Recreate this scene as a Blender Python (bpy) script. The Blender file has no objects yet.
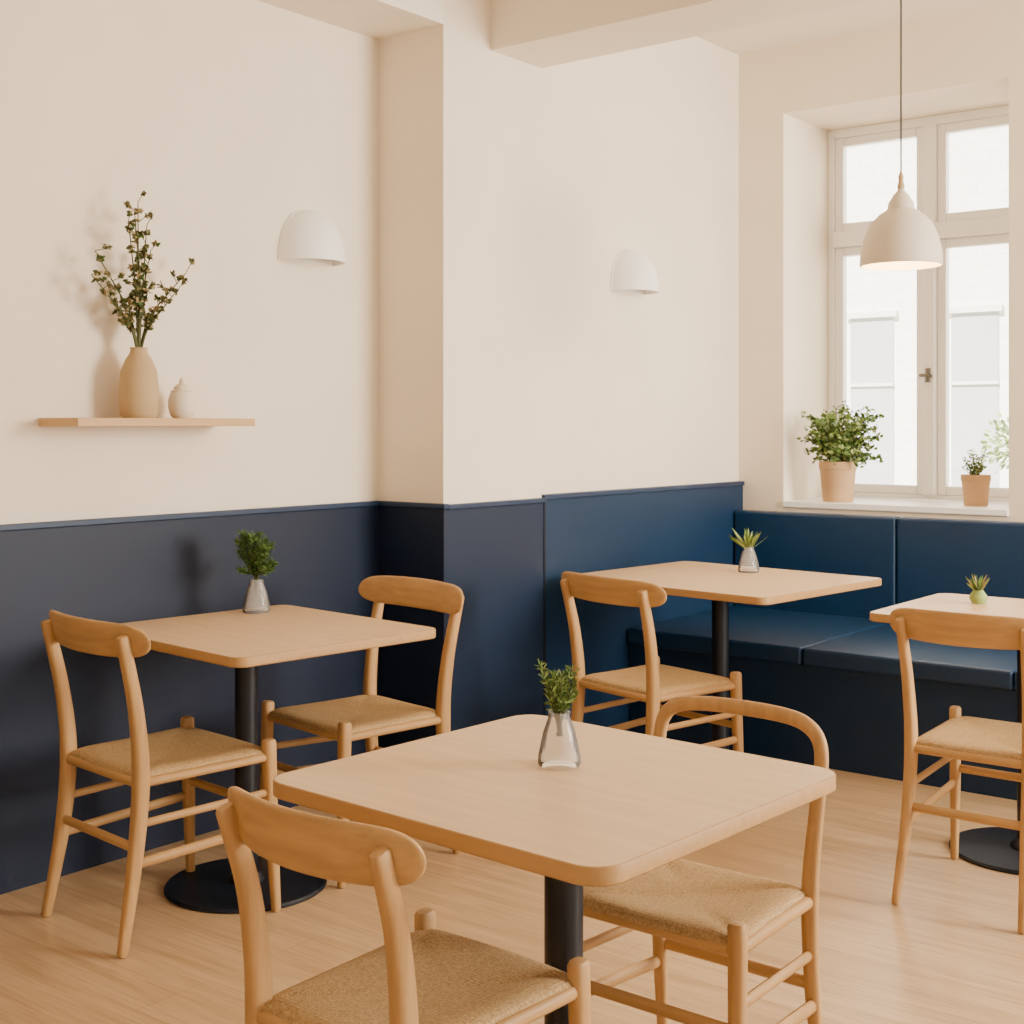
import bpy, math, random
from mathutils import Vector, Matrix
random.seed(7)
S=bpy.context.scene
PI=math.pi

# ---------------------------------------------------------------- materials
def lin(c):
    return tuple(((v/255)/12.92 if v/255<=0.04045 else ((v/255+0.055)/1.055)**2.4) for v in c)+(1,)
def base(name,rgb,rough=0.5,spec=0.4):
    m=bpy.data.materials.new(name); m.use_nodes=True
    b=m.node_tree.nodes['Principled BSDF']
    b.inputs['Base Color'].default_value=lin(rgb); b.inputs['Roughness'].default_value=rough
    b.inputs['Specular IOR Level'].default_value=spec
    return m,m.node_tree,b
def plain(name,rgb,rough=0.5,var=0.06,scale=6,bump=0.0,bscale=80,stretch=(1,1,1),spec=0.4,metal=0):
    m,nt,b=base(name,rgb,rough,spec); b.inputs['Metallic'].default_value=metal
    tc=nt.nodes.new('ShaderNodeTexCoord'); mp=nt.nodes.new('ShaderNodeMapping')
    mp.inputs['Scale'].default_value=stretch
    nt.links.new(tc.outputs['Object'],mp.inputs['Vector'])
    nz=nt.nodes.new('ShaderNodeTexNoise'); nz.inputs['Scale'].default_value=scale; nz.inputs['Detail'].default_value=5
    nt.links.new(mp.outputs[0],nz.inputs['Vector'])
    cr=nt.nodes.new('ShaderNodeValToRGB')
    c=lin(rgb); cr.color_ramp.elements[0].position=0.3; cr.color_ramp.elements[1].position=0.7
    cr.color_ramp.elements[0].color=tuple(v*(1-var) for v in c[:3])+(1,)
    cr.color_ramp.elements[1].color=tuple(min(1,v*(1+var)) for v in c[:3])+(1,)
    nt.links.new(nz.outputs['Fac'],cr.inputs[0]); nt.links.new(cr.outputs[0],b.inputs['Base Color'])
    if bump>0:
        n2=nt.nodes.new('ShaderNodeTexNoise'); n2.inputs['Scale'].default_value=bscale; n2.inputs['Detail'].default_value=4
        nt.links.new(mp.outputs[0],n2.inputs['Vector'])
        bp=nt.nodes.new('ShaderNodeBump'); bp.inputs['Strength'].default_value=bump; bp.inputs['Distance'].default_value=0.003
        nt.links.new(n2.outputs['Fac'],bp.inputs['Height']); nt.links.new(bp.outputs[0],b.inputs['Normal'])
    return m
def wood(name,rgb,axis,var=0.16,rough=0.5):
    st={'x':(1.2,22,22),'y':(22,1.2,22),'z':(22,22,1.2)}[axis]
    return plain(name,rgb,rough,var,2.2,0.12,9,st,0.3)

M={}
M['wall']=plain('plaster_cream',(241,227,206),0.85,0.03,2.2,0.12,60,spec=0.2)
M['ceil']=plain('ceiling_paint',(244,233,215),0.9,0.01,3,spec=0.2)
M['navy']=plain('navy_paint_shaded',(15,28,52),0.5,0.08,2,0.05,90,spec=0.35)  # left wainscot: shade away from the window is put into the colour
M['navy_halflit']=plain('navy_paint_halflit',(16,34,60),0.5,0.08,2,0.05,90,spec=0.35)  # same navy on the pier, partial light painted into the tone
M['navy_lit']=plain('navy_paint_lit',(11,42,72),0.5,0.08,2,0.05,90,spec=0.35)  # same navy, brighter: light of the window end painted in
M['navycap']=plain('navy_trim_paint',(22,44,74),0.45,0.04,2,spec=0.45)
M['leather']=plain('navy_upholstery',(7,47,82),0.4,0.08,4,0.15,120,spec=0.5)
M['oakz']=wood('ash_wood_z',(182,141,90),'z')
M['oakx']=wood('ash_wood_x',(186,145,92),'x')
M['oaky']=wood('ash_wood_y',(178,137,86),'y')
M['top']=wood('table_veneer',(212,180,138),'x',0.07,0.42)
M['topedge']=wood('table_edge_wood',(176,135,84),'x',0.08,0.5)
M['black']=plain('black_powdercoat',(16,19,27),0.45,0.05,5)
M['basem']=plain('base_powdercoat',(11,19,32),0.45,0.05,5)
M['white']=plain('white_lacquer',(253,251,246),0.4,0.01,3)
M['frame']=plain('window_paint',(251,249,245),0.4,0.01,3)
M['shade']=plain('lamp_enamel',(218,205,184),0.5,0.02,3)
M['brasswood']=plain('lamp_neck_wood',(185,158,114),0.5,0.05,8)
M['ceramic']=plain('sand_ceramic',(184,156,114),0.8,0.05,10,0.2,60)
M['cream']=plain('cream_ceramic',(230,216,192),0.6,0.05,20,0.1,60)
M['terra']=plain('pale_terracotta',(198,160,118),0.8,0.05,9,0.15,60)
M['soil']=plain('soil',(70,52,38),0.95,0.2,40,0.5,60)
M['stem']=plain('stem_green',(78,80,42),0.7,0.15,20)
M['leafolive']=plain('leaf_olive',(98,98,54),0.7,0.3,30)
M['bud']=plain('pale_blossom',(168,150,106),0.8,0.15,30)
M['leafdark']=plain('leaf_dark',(60,88,28),0.65,0.35,30)
M['leafmid']=plain('leaf_mid',(98,126,56),0.65,0.3,25)
M['leafpale']=plain('leaf_pale',(146,164,92),0.65,0.25,25)
M['leafgrey']=plain('leaf_greygreen',(120,142,96),0.7,0.25,20)
M['shelf']=wood('shelf_wood',(200,162,114),'y',0.06)
M['cable']=plain('black_cable',(28,26,24),0.6,0.02,5)
M['metal']=plain('steel',(120,115,108),0.35,0.03,8,metal=0.8)
M['facwin']=plain('facade_glass',(176,178,176),0.4,0.05,2)
M['facsill']=plain('facade_sill',(226,222,214),0.9,0.03,1.5)
M['paving']=plain('paving',(200,194,186),0.9,0.06,2)
# painted brick facade
m,nt,b=base('painted_brick_facade',(240,236,228),0.9,0.2)
tc=nt.nodes.new('ShaderNodeTexCoord'); mp=nt.nodes.new('ShaderNodeMapping'); mp.inputs['Rotation'].default_value=(PI/2,0,0)
nt.links.new(tc.outputs['Object'],mp.inputs['Vector'])
br=nt.nodes.new('ShaderNodeTexBrick'); br.inputs['Scale'].default_value=1; br.inputs['Brick Width'].default_value=.30; br.inputs['Row Height'].default_value=.10
br.inputs['Mortar Size'].default_value=.012; br.inputs['Mortar Smooth'].default_value=1.0
br.inputs['Color1'].default_value=lin((243,239,231)); br.inputs['Color2'].default_value=lin((239,234,225)); br.inputs['Mortar'].default_value=lin((226,221,212))
nt.links.new(mp.outputs[0],br.inputs['Vector']); nt.links.new(br.outputs['Color'],b.inputs['Base Color'])
M['facade']=m

# floor planks
m,nt,b=base('oak_floor',(206,172,134),0.32,0.45)
tc=nt.nodes.new('ShaderNodeTexCoord'); br=nt.nodes.new('ShaderNodeTexBrick')
br.inputs['Scale'].default_value=1; br.inputs['Brick Width'].default_value=1.9; br.inputs['Row Height'].default_value=0.19
br.inputs['Mortar Size'].default_value=0.0010; br.offset=0.37
br.inputs['Color1'].default_value=lin((210,178,137)); br.inputs['Color2'].default_value=lin((202,168,127)); br.inputs['Mortar'].default_value=lin((176,140,100))
nt.links.new(tc.outputs['Object'],br.inputs['Vector'])
def grain(sc,scale,lo,a,c):
    mp=nt.nodes.new('ShaderNodeMapping'); mp.inputs['Scale'].default_value=sc; nt.links.new(tc.outputs['Object'],mp.inputs['Vector'])
    nz=nt.nodes.new('ShaderNodeTexNoise'); nz.inputs['Scale'].default_value=scale; nz.inputs['Detail'].default_value=7; nz.inputs['Distortion'].default_value=0.8
    nt.links.new(mp.outputs[0],nz.inputs['Vector'])
    cr=nt.nodes.new('ShaderNodeValToRGB'); cr.color_ramp.elements[0].position=a; cr.color_ramp.elements[1].position=c
    cr.color_ramp.elements[0].color=lo; cr.color_ramp.elements[1].color=(1,1,1,1)
    nt.links.new(nz.outputs['Fac'],cr.inputs[0]); return cr.outputs[0]
def mul(x,y):
    mx=nt.nodes.new('ShaderNodeMix'); mx.data_type='RGBA'; mx.blend_type='MULTIPLY'; mx.inputs[0].default_value=1
    nt.links.new(x,mx.inputs[6]); nt.links.new(y,mx.inputs[7]); return mx.outputs[2]
c1=mul(br.outputs['Color'],grain((0.8,10,1),2.2,(0.78,0.74,0.68,1),.3,.65)); c2=mul(c1,grain((1.2,30,1),3.5,(0.86,0.83,0.79,1),.35,.55))
nt.links.new(c2,b.inputs['Base Color'])
M['floor']=m

# woven paper-cord seat
m,nt,b=base('woven_papercord',(205,176,130),0.75,0.25)
tc=nt.nodes.new('ShaderNodeTexCoord'); sp=nt.nodes.new('ShaderNodeSeparateXYZ'); nt.links.new(tc.outputs['Object'],sp.inputs[0])
def mth(op,a,bb=None):
    n=nt.nodes.new('ShaderNodeMath'); n.operation=op
    for i,v in enumerate((a,bb)):
        if v is None: continue
        if isinstance(v,(int,float)): n.inputs[i].default_value=v
        else: nt.links.new(v,n.inputs[i])
    return n.outputs[0]
ax=mth('ABSOLUTE',sp.outputs['X']); ay=mth('ABSOLUTE',sp.outputs['Y'])
mn=mth('MINIMUM',ax,ay); sn=mth('SINE',mth('MULTIPLY',mn,1350.0))
mxx=mth('MAXIMUM',ax,ay); sn2=mth('SINE',mth('MULTIPLY',mxx,900.0))
h=mth('ADD',sn,mth('MULTIPLY',sn2,0.6))
bp=nt.nodes.new('ShaderNodeBump'); bp.inputs['Strength'].default_value=0.35; bp.inputs['Distance'].default_value=0.0015
nt.links.new(h,bp.inputs['Height']); nt.links.new(bp.outputs[0],b.inputs['Normal'])
nz=nt.nodes.new('ShaderNodeTexNoise'); nz.inputs['Scale'].default_value=190; nt.links.new(tc.outputs['Object'],nz.inputs['Vector'])
f=mth('ADD',mth('MULTIPLY',h,0.08),nz.outputs['Fac'])
cr=nt.nodes.new('ShaderNodeValToRGB'); cr.color_ramp.elements[0].position=0.25; cr.color_ramp.elements[1].position=0.75
cr.color_ramp.elements[0].color=lin((150,117,74)); cr.color_ramp.elements[1].color=lin((198,166,118))
nt.links.new(f,cr.inputs[0]); nt.links.new(cr.outputs[0],b.inputs['Base Color'])
M['cord']=m

# glass
m=bpy.data.materials.new('vase_glass'); m.use_nodes=True; nt=m.node_tree; nt.nodes.clear()
o=nt.nodes.new('ShaderNodeOutputMaterial'); t=nt.nodes.new('ShaderNodeBsdfTransparent'); t.inputs[0].default_value=(.97,.96,.95,1)
g=nt.nodes.new('ShaderNodeBsdfGlossy'); g.inputs['Roughness'].default_value=0.05
df=nt.nodes.new('ShaderNodeBsdfDiffuse'); df.inputs[0].default_value=lin((250,246,240))
lw=nt.nodes.new('ShaderNodeLayerWeight'); lw.inputs[0].default_value=0.16
x0=nt.nodes.new('ShaderNodeMixShader'); x0.inputs[0].default_value=0.15
nt.links.new(t.outputs[0],x0.inputs[1]); nt.links.new(df.outputs[0],x0.inputs[2])
x=nt.nodes.new('ShaderNodeMixShader'); nt.links.new(lw.outputs['Fresnel'],x.inputs[0])
nt.links.new(x0.outputs[0],x.inputs[1]); nt.links.new(g.outputs[0],x.inputs[2]); nt.links.new(x.outputs[0],o.inputs[0])
M['glass']=m
m=bpy.data.materials.new('window_glass'); m.use_nodes=True; nt=m.node_tree; nt.nodes.clear()
o=nt.nodes.new('ShaderNodeOutputMaterial'); t=nt.nodes.new('ShaderNodeBsdfTransparent'); g=nt.nodes.new('ShaderNodeBsdfGlossy'); g.inputs['Roughness'].default_value=0.02
x=nt.nodes.new('ShaderNodeMixShader'); x.inputs[0].default_value=0.05
nt.links.new(t.outputs[0],x.inputs[1]); nt.links.new(g.outputs[0],x.inputs[2]); nt.links.new(x.outputs[0],o.inputs[0])
M['pane']=m
m,nt,b=base('bulb_glow',(255,225,180),0.4); b.inputs['Emission Color'].default_value=(1,0.72,0.4,1); b.inputs['Emission Strength'].default_value=25
M['bulb']=m

# ---------------------------------------------------------------- mesh builder
def crom(pts,n):
    P=[Vector(p) for p in pts]
    if len(P)==2: return [P[0].lerp(P[1],i/n) for i in range(n+1)],[i/n for i in range(n+1)]
    out=[];ts=[]
    L=len(P)-1
    for i in range(L):
        p0=P[i-1] if i>0 else P[0]*2-P[1]; p1=P[i];p2=P[i+1]; p3=P[i+2] if i+2<=L else P[L]*2-P[L-1]
        for k in range(n+(1 if i==L-1 else 0)):
            t=k/n
            out.append(0.5*((2*p1)+(p2-p0)*t+(2*p0-5*p1+4*p2-p3)*t*t+(3*p1-p0-3*p2+p3)*t**3)); ts.append((i+t)/L)
    return out,ts
def interp(r,t):
    if isinstance(r,(int,float)): return r
    x=t*(len(r)-1); i=min(int(x),len(r)-2); return r[i]+(r[i+1]-r[i])*(x-i)
class MB:
    def __init__(s): s.v=[];s.f=[];s.m=[];s.mats=[]
    def mi(s,k):
        if k not in s.mats: s.mats.append(k)
        return s.mats.index(k)
    def add(s,vs,fs,k):
        o=len(s.v); s.v+= [tuple(v) for v in vs]; i=s.mi(k)
        for f in fs: s.f.append([a+o for a in f]); s.m.append(i)
    def rings(s,rs,k,cap=True,closed=True):
        n=len(rs[0]); vs=[v for r in rs for v in r]; fs=[]
        for i in range(len(rs)-1):
            for j in range(n if closed else n-1):
                a=i*n+j;b2=i*n+(j+1)%n; fs.append([a,b2,b2+n,a+n])
        if cap:
            fs.append(list(range(n))[::-1]); fs.append([(len(rs)-1)*n+j for j in range(n)])
        s.add(vs,fs,k)
    def tube(s,pts,r,k,n=12,seg=6,flat=1.0,ref=(0,1,0),roundend=True,sq=2.0):
        P,ts=crom(pts,seg); N=len(P)
        T=[(P[min(i+1,N-1)]-P[max(i-1,0)]).normalized() for i in range(N)]
        ref=Vector(ref); rs=[]
        def ring(c,t,ra):
            a=ref-t*ref.dot(t)
            if a.length<1e-3: a=Vector((1,0,0))-t*t.x
            a.normalize(); b2=t.cross(a)
            out=[]
            for j in range(n):
                th=2*PI*j/n; cc,ss=math.cos(th),math.sin(th)
                e=2/sq
                cc=math.copysign(abs(cc)**e,cc); ss=math.copysign(abs(ss)**e,ss)
                out.append(c+a*ra*flat*cc+b2*ra*ss)
            return out
        if roundend:
            r0=interp(r,0)
            for q in (0.95,0.6): 
                rs.append(ring(P[0]-T[0]*r0*0.45*math.sqrt(max(0,q)),T[0],r0*math.sqrt(1-q*q)))
        for i in range(N): rs.append(ring(P[i],T[i],interp(r,ts[i])))
        if roundend:
            r1=interp(r,1)
            for q in (0.6,0.95): rs.append(ring(P[-1]+T[-1]*r1*0.45*math.sqrt(q),T[-1],r1*math.sqrt(1-q*q)))
        s.rings(rs,k)
    def lathe(s,prof,k,c=(0,0,0),n=32,cap=False):
        rs=[[(c[0]+r*math.cos(2*PI*j/n),c[1]+r*math.sin(2*PI*j/n),c[2]+z) for j in range(n)] for r,z in prof]
        s.rings(rs,k,cap=cap)
    def box(s,a,b2,k):
        x0,y0,z0=a;x1,y1,z1=b2
        vs=[(x0,y0,z0),(x1,y0,z0),(x1,y1,z0),(x0,y1,z0),(x0,y0,z1),(x1,y0,z1),(x1,y1,z1),(x0,y1,z1)]
        s.add(vs,[[0,3,2,1],[4,5,6,7],[0,1,5,4],[1,2,6,5],[2,3,7,6],[3,0,4,7]],k)
    def leaf(s,c,d,L,W,k,up=None):
        c=Vector(c); d=Vector(d).normalized(); u=Vector(up) if up else Vector((random.uniform(-1,1),random.uniform(-1,1),random.uniform(-1,1)))
        sd=d.cross(u)
        if sd.length<1e-3: sd=d.cross(Vector((1,0,0.3)))
        sd.normalize(); nn=sd.cross(d)
        vs=[c,c+d*L*.35+sd*W*.5+nn*W*.15,c+d*L*.35-sd*W*.5+nn*W*.15,c+d*L*.4,c+d*L*.75+sd*W*.35-nn*W*.05,c+d*L*.75-sd*W*.35-nn*W*.05,c+d*L-nn*W*.25]
        s.add(vs,[[0,1,3],[0,3,2],[1,4,3],[3,5,2],[3,4,6],[3,6,5]],k)
    def obj(s,name,parent=None,smooth=True,bevel=0,loc=None,angle=40):
        me=bpy.data.meshes.new(name); me.from_pydata(s.v,[],s.f); me.update()
        for k in s.mats: me.materials.append(M[k])
        me.polygons.foreach_set('material_index',s.m)
        o=bpy.data.objects.new(name,me); S.collection.objects.link(o)
        if smooth:
            me.polygons.foreach_set('use_smooth',[True]*len(me.polygons))
            try: me.set_sharp_from_angle(angle=math.radians(angle))
            except Exception: pass
        if bevel:
            bm=o.modifiers.new('bevel','BEVEL'); bm.width=bevel; bm.segments=3; bm.limit_method='ANGLE'; bm.harden_normals=False
        if parent: o.parent=parent
        if loc: o.location=loc
        return o
def empty(name,loc,rot=0,sc=(1,1,1)):
    e=bpy.data.objects.new(name,None); e.empty_display_size=.1; S.collection.objects.link(e)
    e.location=loc; e.rotation_euler=(0,0,math.radians(rot)); e.scale=sc; return e
def boxo(name,a,b2,k,bevel=0,parent=None):
    mb=MB(); mb.box(a,b2,k); return mb.obj(name,parent,smooth=False,bevel=bevel)

# ---------------------------------------------------------------- room shell
XW=-3.566; XC=-3.237; XR=-3.255; YC0=3.707; YC1=4.306; YB=5.97; CZ=3.206; YW=6.47
XE=3.0; YS=-3.0
boxo('floor',(-3.95,YS-.2,-0.1),(XE,YB+.6,0),'floor')
mb=MB(); mb.box((-3.95,YS-.2,0),(XW,YC0,CZ),'wall'); mb.obj('wall_left',smooth=False)
mb=MB(); mb.box((-3.95,YC0,0),(XC,YC1,CZ),'wall'); mb.obj('wall_pier',smooth=False)
mb=MB(); mb.box((-3.95,YC1,0),(XR,YB+.6,CZ),'wall'); mb.obj('wall_left_rear',smooth=False)
boxo('wall_south',(-3.95,YS-.2,0),(XE,YS,CZ),'wall')
boxo('ceiling',(-3.95,YS-.2,CZ),(XE,YB+.6,CZ+.15),'ceil')
boxo('trim_bulkhead',(XW,YS,2.827),(XC,YC0,CZ),'ceil')
boxo('trim_beam',(XC,3.981,2.79),(XE,YC1,CZ),'ceil')
# window wall with openings
WZ0,WZ1=0.955,2.88
wins=[(-3.009,-1.924),(-0.95,0.135),(1.1,2.185)]
mb=MB(); T=YB+.6
mb.box((XR,YB,0),(XE,T,WZ0),'wall'); mb.box((XR,YB,WZ1),(XE,T,CZ),'wall')
xs=[XR]+[v for w in wins for v in w]+[XE]
for i in range(0,len(xs),2): mb.box((xs[i],YB,WZ0),(xs[i+1],T,WZ1),'wall')
mb.obj('wall_back',smooth=False)
def window(i,x0,x1):
    e=empty('window_%d'%i,((x0+x1)/2,YW,0))
    w=(x1-x0)/2
    z0=.985; z1=WZ1
    mb=MB()
    f=.035
    mb.box((-w,-.0,z0),(-w+f,.08,z1),'frame'); mb.box((w-f,0,z0),(w,.08,z1),'frame')
    mb.box((-w+f,0,z1-f-.01),(w-f,.08,z1),'frame'); mb.box((-w+f,0,z0),(w-f,.08,z0+f-.01),'frame')
    mb.box((-w+f,-.02,2.27),(w-f,.08,2.35),'frame')      # transom
    mb.box((-.03,-.03,z0+.025),(.03,.08,2.27),'frame'); mb.box((-.03,-.01,2.35),(.03,.08,z1-f-.01),'frame')
    mb.obj('frame',e,smooth=False,bevel=.004)
    mb=MB(); s=.045
    for sx in (-1,1):
        for (a,b2) in ((z0+.025,2.27),(2.35,z1-f-.01)):
            xa,xb=sorted((sx*.03,sx*(w-f)))
            mb.box((xa,.01,a),(xa+s,.06,b2),'frame'); mb.box((xb-s,.01,a),(xb,.06,b2),'frame')
            mb.box((xa+s,.01,a),(xb-s,.06,a+s),'frame'); mb.box((xa+s,.01,b2-s),(xb-s,.06,b2),'frame')
    mb.obj('sashes',e,smooth=False,bevel=.006)
    mb=MB()
    for sx in (-1,1):
        xa,xb=sorted((sx*.075,sx*(w-f-s)))
        mb.box((xa,.032,z0+.07),(xb,.036,2.225),'pane'); mb.box((xa,.032,2.395),(xb,.036,z1-f-.055),'pane')
    mb.obj('glass_panes',e,smooth=False)
    mb=MB(); mb.tube([(0,-.03,1.60),(0,-.055,1.60)],.012,'metal',n=10); mb.tube([(-.03,-.055,1.60),(0,-.06,1.60),(.03,-.06,1.595)],.009,'metal',n=10)
    mb.lathe([(0.0001,-.035),(.014,-.035),(.014,.035),(0.0001,.035)],'metal',c=(0,-.033,1.60),n=12)
    mb.obj('handle',e)
    boxo('trim_%d'%(i+10),(x0,YB-.012,.955),(x1,YW,.985),'frame',bevel=.004)
for i,(a,b2) in enumerate(wins): window(i+1,a,b2)

# wainscot
WH=1.05
t=.014
boxo('trim_1',(XW,YS,0),(XW+t,YC0,WH),'navy')
boxo('trim_2',(XW+t,YC0-t,0),(XC+t,YC0,WH),'navy')
boxo('trim_3',(XC,YC0,0),(XC+t,YC1-.006,WH-.004),'navy_halflit')
boxo('trim_4',(XR,YC1+.006,0),(XR+.024,YB,WH+.006),'navy_lit')
boxo('trim_5',(XW,YS,WH),(XW+.028,YC0-.028,WH+.018),'navycap',bevel=.003)
boxo('trim_6',(XW,YC0-.028,WH),(XC+.028,YC0,WH+.018),'navycap',bevel=.003)
boxo('trim_7',(XC,YC0,WH-.004),(XC+.028,YC1,WH+.014),'navycap',bevel=.003)
boxo('trim_8',(XR,YC1,WH+.006),(XR+.034,YB,WH+.026),'navycap',bevel=.003)
boxo('trim_9',(XC-.002,YC1-.005,0),(XC+t+.003,YC1+.005,WH-.004),'black')

# ---------------------------------------------------------------- banquette
bq=empty('banquette_bench',(0,0,0))
BX0=XR+.026
boxo('plinth',(BX0+.002,4.93,0),(XE-.05,YB-.02,.395),'navy_lit',parent=bq)
k=0; x=BX0+.002
while x<XE-.1:
    x1=min(x+.83,XE-.05)
    boxo('seat_cushion_%d'%k,(x+.002,4.91,.397),(x1-.002,5.865,.468),'leather',bevel=.012,parent=bq)
    boxo('back_cushion_%d'%k,(x+.002,5.865,.40),(x1-.002,5.95,.935),'leather',bevel=.012,parent=bq)
    x=x1;k+=1

# ---------------------------------------------------------------- tables
def rrect(w,d,r,n=8):
    out=[]
    for cx,cy,a0 in ((w-r,d-r,0),(-w+r,d-r,90),(-w+r,-d+r,180),(w-r,-d+r,270)):
        for i in range(n+1):
            a=math.radians(a0+90*i/n); out.append((cx+r*math.cos(a),cy+r*math.sin(a)))
    return out
def table(x,y,w,d,rot,rbase=.24,thick=.028,rp=.034,pdx=0,pdy=0,r=.04):
    e=empty('cafe_table',(x,y,0),rot)
    mb=MB(); w/=2;d/=2
    z1=.75;z0=.75-thick
    R=[]
    for (ins,z) in ((.003,z0),(0,z0+.003),(0,z1-.003),(.001,z1-.001),(.003,z1)):
        R.append([(px,py,z) for px,py in rrect(w-ins,d-ins,r-ins*.6)])
    mb.rings(R,'topedge',cap=False)
    n=len(R[0]); mb.add(R[-1],[list(range(n))],'top'); mb.add(R[0],[list(range(n))[::-1]],'topedge')
    mb.obj('table_top',e,angle=35)
    mb=MB(); mb.lathe([(rp,.02),(rp,z0-.012)],'black',c=(pdx,pdy,0),n=28)
    mb.lathe([(.055,.016),(.052,.03),(rp,.045)],'black',c=(pdx,pdy,0),n=28)
    mb.box((-.16+pdx,-.16+pdy,z0-.012),(.16+pdx,.16+pdy,z0-.0005),'black')
    mb.obj('pedestal',e)
    mb=MB(); mb.lathe([(.001,0),(rbase,0),(rbase+.001,.006),(rbase-.004,.012),(.07,.017),(.001,.018)],'basem',c=(pdx,pdy,0),n=56); mb.obj('base_disc',e)
    return e
table(-1.375,1.872,.735,.705,-3,rbase=.14,r=.052,pdy=.02)
table(-3.06,2.69,.78,.72,-6,rbase=.235,pdx=.01,pdy=-.07)
table(-2.65,4.71,.98,.85,-6,rbase=.2)
table(-1.36,4.44,.84,.66,0,rbase=.24,pdx=.02,pdy=-.09)

# ---------------------------------------------------------------- chairs
def seatmesh(e,wf=.212,wr=.188,dd=.20):
    mb=MB(); nx,ny=30,26
    def P(i,j,top):
        s=math.sin(PI/2*(2*i/nx-1)); tt=math.sin(PI/2*(2*j/ny-1))
        w=wr+(wf-wr)*(tt+1)/2
        y=tt*dd+(0.012*(1-s*s) if tt>0 else -.004*(1-s*s))*abs(tt)
        ed=math.sqrt(max(0,1-abs(s)**9))*math.sqrt(max(0,1-abs(tt)**9))
        crease=.007*math.exp(-((abs(s)-abs(tt))/.06)**2)*min(1,abs(s)*2)
        if top: z=.442+.024*ed-.020*(1-s*s)*(1-tt*tt)-crease*ed
        else: z=.442-.016*ed
        return (s*w,y,z)
    vs=[P(i,j,True) for j in range(ny+1) for i in range(nx+1)]
    vb=[P(i,j,False) for j in range(ny+1) for i in range(nx+1)]
    N=len(vs); fs=[]
    for j in range(ny):
        for i in range(nx):
            a=j*(nx+1)+i; fs.append([a,a+1,a+nx+2,a+nx+1]); fs.append([N+a,N+a+nx+1,N+a+nx+2,N+a+1])
    mb.add(vs+vb,fs,'cord'); mb.obj('seat',e,angle=70)
def chair(x,y,rot,kind='rail',sx=1.0,sy=1.0,sz=1.0,name='dining_chair',rw=.255,zr=.0,ft=.045):
    e=empty(name,(x,y,0),rot,(sx,sy,sz))
    seatmesh(e)
    fx,fy=.207,.195; rx,ry=.192,-.198
    mb=MB()
    for s in (-1,1):
        mb.tube([(s*(fx+.010),fy+.018,.006),(s*(fx+.003),fy+.007,.25),(s*fx,fy,.474)],[.0125,.0175,.019],'oakz',n=16,flat=1.0,sq=2.8)
    mb.obj('front_legs',e)
    if kind=='rail':
        mb=MB()
        for s in (-1,1):
            mb.tube([(s*(rx+.012),ry-ft,.006),(s*(rx+.002),ry-.010-(ft-.045)*.3,.24),(s*rx,ry+.004,.44),(s*(rx+.004),ry-.012,.62),(s*(rx+.010),ry-.054,.812+zr)],
                    [.0125,.018,.0205,.0175,.0150],'oakz',n=16,flat=1.1,ref=(0,1,0),sq=2.8)
        mb.obj('rear_legs',e)
        mb=MB(); rs=[]; n=20; K=40
        for i in range(K+1):
            s=math.sin(PI/2*(2*i/K-1)); xx=s*rw
            yy=ry-.066+.058*s*s
            h=.049*(1-.10*s*s)*math.sqrt(max(.004,1-abs(s)**9)); th=.0095*math.sqrt(max(.01,1-abs(s)**12))
            dydx=.116*s/rw; tx=Vector((1,dydx,0)).normalized(); nrm=Vector((-tx.y,tx.x,0))
            lean=math.radians(11); zc=.802+zr
            upv=Vector((0,-math.sin(lean),math.cos(lean))); 
            ring=[]
            for j in range(n):
                a=2*PI*j/n; c,sn=math.cos(a),math.sin(a); ex=2/3.6
                c=math.copysign(abs(c)**ex,c); sn=math.copysign(abs(sn)**ex,sn)
                ring.append(Vector((xx,yy,zc))+upv*h*sn+nrm*th*c)
            rs.append(ring)
        mb.rings(rs,'oakx'); mb.obj('back_rail',e,angle=60)
    else:
        mb=MB()
        H=[(-rx-.012,ry-.05,.006),(-rx-.002,ry-.012,.24),(-rx,ry,.44),(-rx-.010,ry-.012,.60),(-rx-.014,ry-.03,.69),(-rx-.004,ry-.038,.738),(-rx+.03,ry-.042,.765),(-.10,ry-.058,.773),(0,ry-.062,.775)]
        pts=H+[(-p[0],p[1],p[2]) for p in H[:-1][::-1]]
        mb.tube(pts,[.0125,.0175,.019,.0165,.0155,.0155,.0155,.0155,.016,.0155,.0155,.0155,.0155,.0165,.019,.0175,.0125],'oakz',n=16,seg=8,flat=.9,sq=2.4)
        mb.obj('bent_back_frame',e)
    mb=MB()
    for s in (-1,1):
        mb.tube([(s*(rx+.004),ry-.015,.225),(s*(fx+.006),fy+.01,.245)],.0105,'oaky',n=10,flat=1.3,ref=(0,0,1))
        mb.tube([(s*rx,ry-.006,.325),(s*(fx+.002),fy+.004,.335)],.009,'oaky',n=10,flat=1.2,ref=(0,0,1))
        mb.tube([(s*rx,ry,.43),(s*fx,fy,.434)],.013,'oaky',n=10)
    mb.obj('side_stretchers',e)
    mb=MB()
    mb.tube([(-rx,ry-.012,.265),(rx,ry-.012,.265)],.010,'oakx',n=10,flat=1.3,ref=(0,0,1))
    mb.tube([(-fx,fy+.006,.29),(fx,fy+.006,.29)],.010,'oakx',n=10,flat=1.3,ref=(0,0,1))
    mb.tube([(-rx,ry,.43),(rx,ry,.43)],.013,'oakx',n=10); mb.tube([(-fx,fy,.433),(fx,fy,.433)],.013,'oakx',n=10)
    mb.obj('cross_stretchers',e)
    return e
chair(-3.065,2.34,-6,ft=.055,rw=.26)                    # A
chair(-3.00,3.02,171,rw=.27)                   # B
chair(-2.56,4.08,-14,rw=.27,zr=-.014)                   # C
chair(-1.45,1.60,-2,sx=.84,zr=-.05)     # D
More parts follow.
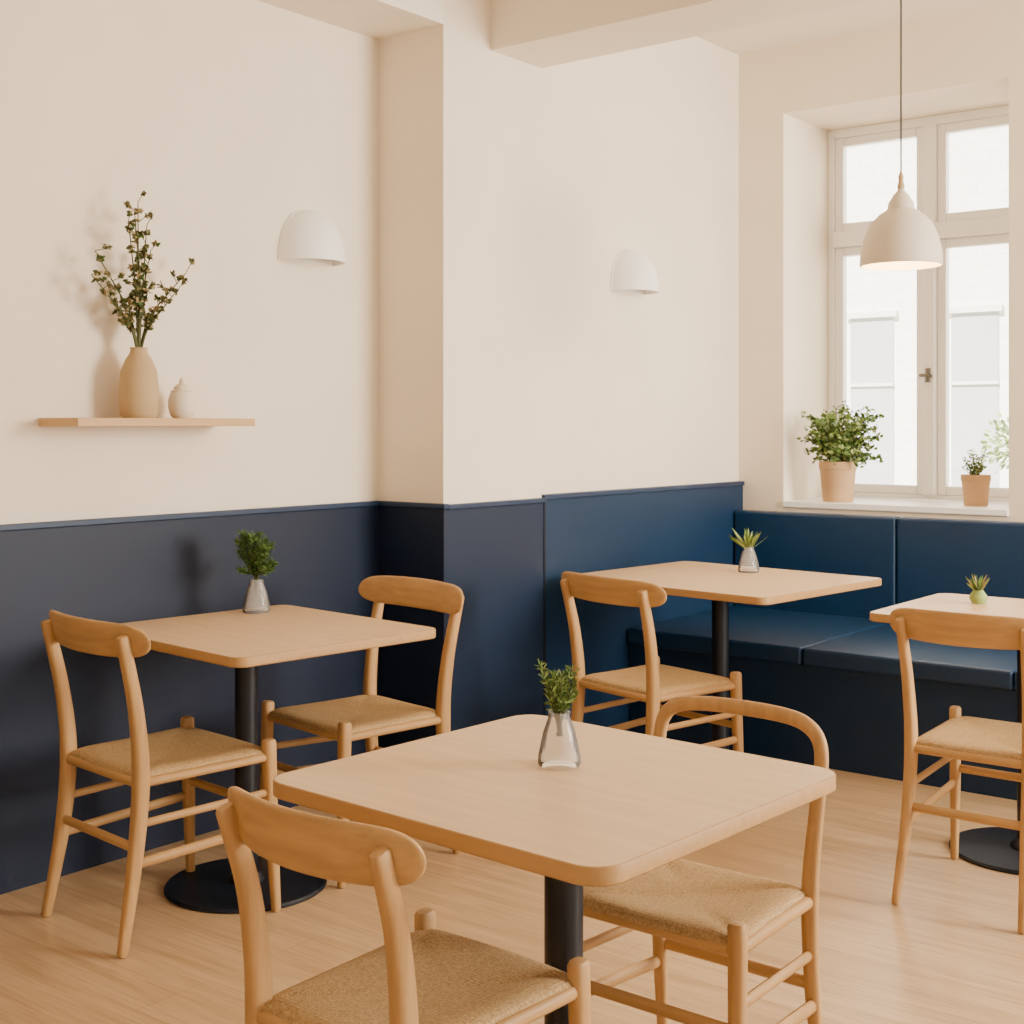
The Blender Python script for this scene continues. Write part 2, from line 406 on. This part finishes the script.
chair(-1.33,2.25,180,'hoop',sx=.90,sy=.8,name='bentwood_chair')  # E
chair(-1.315,3.93,0,sx=.86,zr=-.010,rw=.26,ft=.085)                     # F

# ---------------------------------------------------------------- shelf and things
boxo('wall_shelf',(XW,2.258,1.352),(XW+.2,2.922,1.377),'shelf',bevel=.002)
SZ=1.377
e=empty('ceramic_vase',(-3.466,2.54,SZ))
mb=MB(); mb.lathe([(.001,0),(.048,0),(.056,.01),(.060,.05),(.0595,.10),(.055,.145),(.041,.18),(.028,.20),(.025,.212),(.028,.218),(.022,.216),(.020,.2),(.03,.17),(.001,.16)],'ceramic',n=40); mb.obj('vase_body',e)
mb=MB()
tips=[(-.01,.01,.475),(-.17,.02,.30),(-.19,.03,.225),(-.06,.03,.41),(.18,.0,.265),(.13,.03,.21),(.06,-.02,.33),(-.12,-.01,.19),(.015,.02,.40),(-.03,.02,.44)]
for (ty,tx,tz) in tips:
    b0=Vector((0,0,.19)); tp=Vector((tx*1.0,ty,.21+tz*.96))
    mid=b0.lerp(tp,.5)+Vector((random.uniform(-.01,.01),-ty*.22,.0))
    pts=[b0,b0.lerp(mid,.5)+Vector((0,0,.02)),mid,tp]
    mb.tube(pts,[.005,.004,.003,.0016],'stem',n=6,seg=5)
    P,_=crom(pts,8)
    for q,p in enumerate(P):
        if q<len(P)*.42: continue
        if q%2==0:
            d=Vector((random.uniform(-.6,.6),random.uniform(-1,1),random.uniform(.1,1))).normalized(); L=random.uniform(.015,.045)
            mb.tube([p,p+d*L],.0013,'stem',n=5,seg=2); ends=[p+d*L]
        else: ends=[p] 
        for c in ends:
            for _k in range(11):
                d=Vector((random.uniform(-1,1),random.uniform(-1,1),random.uniform(-.7,1)))
                mb.leaf(c,d,random.uniform(.010,.020),random.uniform(.009,.015),random.choice(['leafolive','leafolive','leafolive','leafdark','bud','bud']))
mb.obj('flowering_branches',e,angle=180)
e=empty('lidded_ceramic_jar',(-3.466,2.705,SZ))
mb=MB(); mb.lathe([(.001,0),(.028,0),(.037,.01),(.044,.035),(.044,.058),(.039,.076),(.034,.083),(.036,.088),(.03,.091),(.001,.092)],'cream',n=32)
mb.lathe([(.001,.090),(.026,.091),(.027,.098),(.018,.108),(.008,.112),(.010,.120),(.006,.128),(.001,.130)],'cream',n=20)
mb.obj('jar_body',e)

# sconces (half domes)
def sconce(px,py,z):
    e=empty('wall_sconce',(px,py,z))
    mb=MB(); R=.134; H=.190; n=28; K=16
    def prof(u): return R*max(0,(1-u**2.2))**(1/2.0)
    for inner in (0,1):
        rs=[]
        for k in range(K+1):
            u=math.sin(PI/2*k/K); r=max(prof(u),.002)-(.006 if inner else 0); r=max(r,.001); zz=u*(H-(.006 if inner else 0))
            rs.append([(.006+r*math.sin(PI*j/n)*1.0,-r*math.cos(PI*j/n),zz) for j in range(n+1)])
        mb.rings(rs,'white',cap=False,closed=False)
    n1=[(.006+R*math.sin(PI*j/n),-R*math.cos(PI*j/n),0) for j in range(n+1)]; n2=[(.006+(R-.006)*math.sin(PI*j/n),-(R-.006)*math.cos(PI*j/n),0) for j in range(n+1)]
    mb.add(n1+n2,[[j,j+1,n+2+j,n+1+j] for j in range(n)],'white')
    mb.obj('dome_shade',e)
    mb=MB(); out=[(-R-.004,0)]+[(-(R+.004)*max(0,(1-(k/20)**2.2))**(1/2.0),(H+.004)*k/20) for k in range(1,21)]
    out=out+[(-a,b) for a,b in out[:-1][::-1]]
    mb.rings([[(.0003,a,b) for a,b in out],[(.008,a,b) for a,b in out]],'white'); mb.obj('wall_plate',e,smooth=False)
    mb=MB(); mb.tube([(.008,0,.08),(.05,0,.08)],.016,'white'); mb.lathe([(.001,-.03),(.018,-.02),(.025,0),(.018,.02),(.001,.03)],'cream',c=(.07,0,.08),n=18)
    mb.obj('bracket_and_bulb',e)
sconce(XW,3.335,1.94); sconce(XR,4.96,1.94)

# pendant
d=4.7; u=(901-512)/1340*d; th=math.radians(38.2)
PX=u*math.cos(th)-d*math.sin(th); PY=u*math.sin(th)+d*math.cos(th)
zb=1.356+(425-266)*d/1340
e=empty('pendant_lamp',(PX,PY,zb))
mb=MB()
mb.lathe([(.139,0),(.141,.004),(.138,.05),(.127,.10),(.105,.15),(.075,.18),(.05,.196),(.047,.2)],'shade',n=48)
mb.lathe([(.136,0),(.134,.05),(.122,.10),(.1,.145),(.07,.175),(.001,.185)],'shade',n=48); mb.lathe([(.139,0),(.136,0)],'shade',n=48)
mb.obj('shade',e)
mb=MB(); mb.lathe([(.047,.198),(.043,.222),(.036,.232),(.026,.25),(.014,.262),(.012,.27)],'shade',n=28); mb.lathe([(.012,.268),(.013,.28),(.008,.30),(.010,.312),(.004,.33),(.001,.331)],'brasswood',n=18); mb.obj('neck',e)
mb=MB(); mb.tube([(0,0,.32),(0,0,CZ-zb-.02)],.0032,'cable',n=8,seg=2,roundend=False); mb.obj('cable',e)
mb=MB(); mb.lathe([(.001,CZ-zb-.03),(.04,CZ-zb-.028),(.05,CZ-zb)],'shade',n=24); mb.obj('ceiling_rose',e)
mb=MB(); mb.lathe([(.001,.03),(.02,.036),(.03,.06),(.024,.09),(.014,.12),(.013,.175)],'bulb',n=20); mb.obj('bulb',e)

# ---------------------------------------------------------------- small vases on tables
def bud_vase(x,y,h,w,kind,name):
    e=empty(name,(x,y,.7505)); r=w/2
    mb=MB()
    if kind=='ball':
        mb.lathe([(.001,0),(r*.7,0),(r,h*.35),(r*.95,h*.6),(r*.6,h*.9),(r*.55,h),(r*.45,h*.95),(.001,h*.8)],'leafpale',n=24)
    else:
        mb.lathe([(.001,0),(r*.92,0),(r,h*.05),(r*.97,h*.2),(r*.74,h*.62),(r*.5,h*.9),(r*.5,h),(r*.42,h),(r*.42,h*.9),(r*.64,h*.62),(r*.85,h*.2),(r*.85,h*.1),(.001,h*.09)],'glass',n=28)
    mb.obj('vase_body',e)
    mb=MB()
    def needles(p,n,L,mt,W=.0035,spread=1):
        for _ in range(n):
            d=Vector((random.uniform(-1,1)*spread,random.uniform(-1,1)*spread,random.uniform(-.1,1.2)))
            mb.leaf(p,d,L*random.uniform(.6,1.1),W,random.choice(mt))
    if kind=='fern':
        for i in range(24):
            a=random.uniform(0,2*PI); R=random.uniform(.01,.08); H=random.uniform(.05,.17)
            b0=Vector((0,0,h*.5)); tp=Vector((R*math.cos(a),R*math.sin(a),h+H-R*.5))
            pts=[b0,Vector((R*.15*math.cos(a),R*.15*math.sin(a),h+.01)),b0.lerp(tp,.75)+Vector((0,0,.01)),tp]
            mb.tube(pts,[.0015,.001],'stem',n=5,seg=4); P,_=crom(pts,6)
            for p in P[7:]: needles(p,12,.024,['leafdark','leafdark','leafmid'],.0028)
    elif kind=='sprig':
        for i in range(26):
            a=random.uniform(0,2*PI); R=random.uniform(.004,.04); H=random.uniform(.02,.08)
            b0=Vector((.2*R*math.cos(a+2),.2*R*math.sin(a+2),h*.55)); tp=Vector((R*math.cos(a),R*math.sin(a),h+H))
            pts=[b0,Vector((R*.3*math.cos(a),R*.3*math.sin(a),h)),tp]
            mb.tube(pts,[.001,.001],'stem',n=5,seg=4); P,_=crom(pts,8)
            for p in P[9:]: needles(p,6,.016,['leafdark','leafmid','leafpale','leafmid'],.003,.7)
    elif kind=='spiky':
        for i in range(30):
            a=random.uniform(0,2*PI); R=random.uniform(.0,.085); H=random.uniform(.045,.085)
            b0=Vector((0,0,h*.85)); d=Vector((R*math.cos(a),R*math.sin(a),H))
            mb.leaf(b0,d,d.length+.015,.012,random.choice(['leafmid','leafpale','leafpale','leafmid']))
    else:
        for i in range(40):
            a=random.uniform(0,2*PI); R=random.uniform(.0,.05); H=random.uniform(.02,.055)
            d=Vector((R*math.cos(a),R*math.sin(a),H)); mb.leaf((0,0,h*.8),d,d.length+.01,.009,random.choice(['leafpale','bud','leafmid']))
    mb.obj('greenery',e,angle=180)
bud_vase(-3.33,2.895,.107,.09,'fern','bud_vase_with_fern')
bud_vase(-1.41,1.928,.095,.078,'sprig','bud_vase_with_sprigs')
bud_vase(-2.647,4.94,.105,.088,'spiky','bud_vase_with_succulent')
bud_vase(-1.571,4.56,.045,.06,'ball','small_round_vase_with_flower')

# ---------------------------------------------------------------- sill plants
def pot(e,r,h,k='terra'):
    mb=MB(); mb.lathe([(.001,0),(r*.76,0),(r*.8,.006),(r*.95,h*.78),(r*.96,h*.8),(r,h*.81),(r,h*.99),(r*.97,h),(r*.88,h),(r*.86,h*.9)],k,n=36)
    mb.lathe([(.001,h*.9),(r*.87,h*.9)],'soil',n=24); mb.obj('pot',e)
e=empty('potted_plant',(-2.775,6.08,.9855)); pot(e,.09,.195)
mb=MB()
for i in range(95):
    a=random.uniform(0,2*PI); R=.205*math.sqrt(random.random()); H=random.uniform(-.04,.32)*(1-.3*R/.2)
    if -2.775+R*math.cos(a)<-2.985: continue
    b0=Vector((random.uniform(-.03,.03),random.uniform(-.03,.03),.18)); tp=Vector((R*math.cos(a),R*math.sin(a)*.8,.2+H))
    pts=[b0,b0.lerp(tp,.5)+Vector((0,0,.04)),tp]; mb.tube(pts,[.0025,.0012],'stem',n=5,seg=4); P,_=crom(pts,6)
    for p in P[4:]:
        for _ in range(3):
            d=Vector((random.uniform(-1,1),random.uniform(-1,1),random.uniform(-.4,.8)))
            mb.leaf(p+d*.006,d,random.uniform(.016,.032),random.uniform(.012,.022),random.choice(['leafmid','leafgrey','leafdark','leafmid','leafpale','leafpale']))
mb.obj('foliage',e,angle=180)
e=empty('potted_herb',(-2.134,6.16,.9855)); pot(e,.066,.142)
mb=MB()
for i in range(26):
    a=random.uniform(0,2*PI); R=.06*math.sqrt(random.random()); H=random.uniform(.03,.13)
    b0=Vector((0,0,.125)); tp=Vector((R*math.cos(a),R*math.sin(a),.13+H)); mb.tube([b0,tp],[.0015,.001],'stem',n=5,seg=6); P,_=crom([b0,tp],6)
    for p in P[2:]:
        for _ in range(3): mb.leaf(p,(random.uniform(-1,1),random.uniform(-1,1),random.uniform(0,1)),.016,.007,random.choice(['leafpale','leafpale','leafgrey']))
mb.obj('foliage',e,angle=180)

# ---------------------------------------------------------------- outside
boxo('street_ground',(-25,6.6,-.15),(20,30,-.05),'paving')
e=empty('building_across_street',(0,13,0))
mb=MB(); mb.box((-22,0,-.05),(14,.3,9),'facade'); mb.obj('facade',e,smooth=False)
mb=MB(); mt=MB()
for r_ in range(2):
    for i in range(-12,12):
        cx=-5.56+i*1.05; z0=.35+r_*5.0
        mb.box((cx-.23,-.01,z0),(cx+.23,.0,z0+2.1),'facwin')
        mt.box((cx-.27,-.05,z0-.06),(cx+.27,0,z0),'facsill'); mt.box((cx-.27,-.04,z0+2.1),(cx+.27,0,z0+2.16),'facsill'); mt.box((cx-.23,-.03,z0+1.4),(cx+.23,-.01,z0+1.43),'facsill')
mb.obj('facade_windows',e,smooth=False)
mt.obj('facade_window_trim',e,smooth=False)
e=empty('street_shrub',(-3.25,10.3,-.05)); mb=MB()
mb.lathe([(.001,0),(.18,0),(.22,.4),(.2,.4),(.001,.36)],'terra',n=24)
mb.tube([(0,0,.36),(0.01,0,.8),(0,0,1.2)],[.02,.01],'stem',n=8)
for i in range(420):
    d=Vector((random.gauss(0,1),random.gauss(0,1),random.gauss(0,1))).normalized()*random.uniform(.05,.26); c=Vector((0,0,1.25))+d
    mb.leaf(c,d,.05,.03,random.choice(['leafgrey','leafpale']))
mb.obj('shrub_and_planter',e,angle=180)

# ---------------------------------------------------------------- light
w=bpy.data.worlds.new('World'); S.world=w; w.use_nodes=True
bg=w.node_tree.nodes['Background']; bg.inputs[0].default_value=(1,.95,.87,1); bg.inputs[1].default_value=1.2
sd=bpy.data.lights.new('sun','SUN'); sd.energy=36; sd.angle=math.radians(2); sd.color=(1,.96,.9)
so=bpy.data.objects.new('sun',sd); S.collection.objects.link(so); so.rotation_euler=Vector((.2,.6,-.8)).to_track_quat('-Z','Y').to_euler()
def area(name,loc,dirv,sx,sy,en,col=(1,.94,.84)):
    a=bpy.data.lights.new(name,'AREA'); a.shape='RECTANGLE'; a.size=sx; a.size_y=sy; a.energy=en; a.color=col
    o=bpy.data.objects.new(name,a); S.collection.objects.link(o); o.location=loc; o.rotation_euler=Vector(dirv).to_track_quat('-Z','Y').to_euler(); return o
area('added_right_light',(2.4,4.9,2.0),(-1,-.22,-.15),1.6,1.8,400)  # added area light to brighten the room from the right, no glazing there
pl=bpy.data.lights.new('pendant_bulb','POINT'); pl.energy=10; pl.color=(1,.64,.32); pl.shadow_soft_size=.02
o=bpy.data.objects.new('pendant_bulb_light',pl); S.collection.objects.link(o); o.location=(PX,PY,zb+.02)

# ---------------------------------------------------------------- camera
cd=bpy.data.cameras.new('camera'); cd.sensor_width=36; cd.lens=1340/1024*36; cd.shift_y=-87/1024; cd.clip_start=.05
co=bpy.data.objects.new('camera',cd); S.collection.objects.link(co); co.location=(0,0,1.356); co.rotation_euler=(PI/2,0,th)
S.camera=co
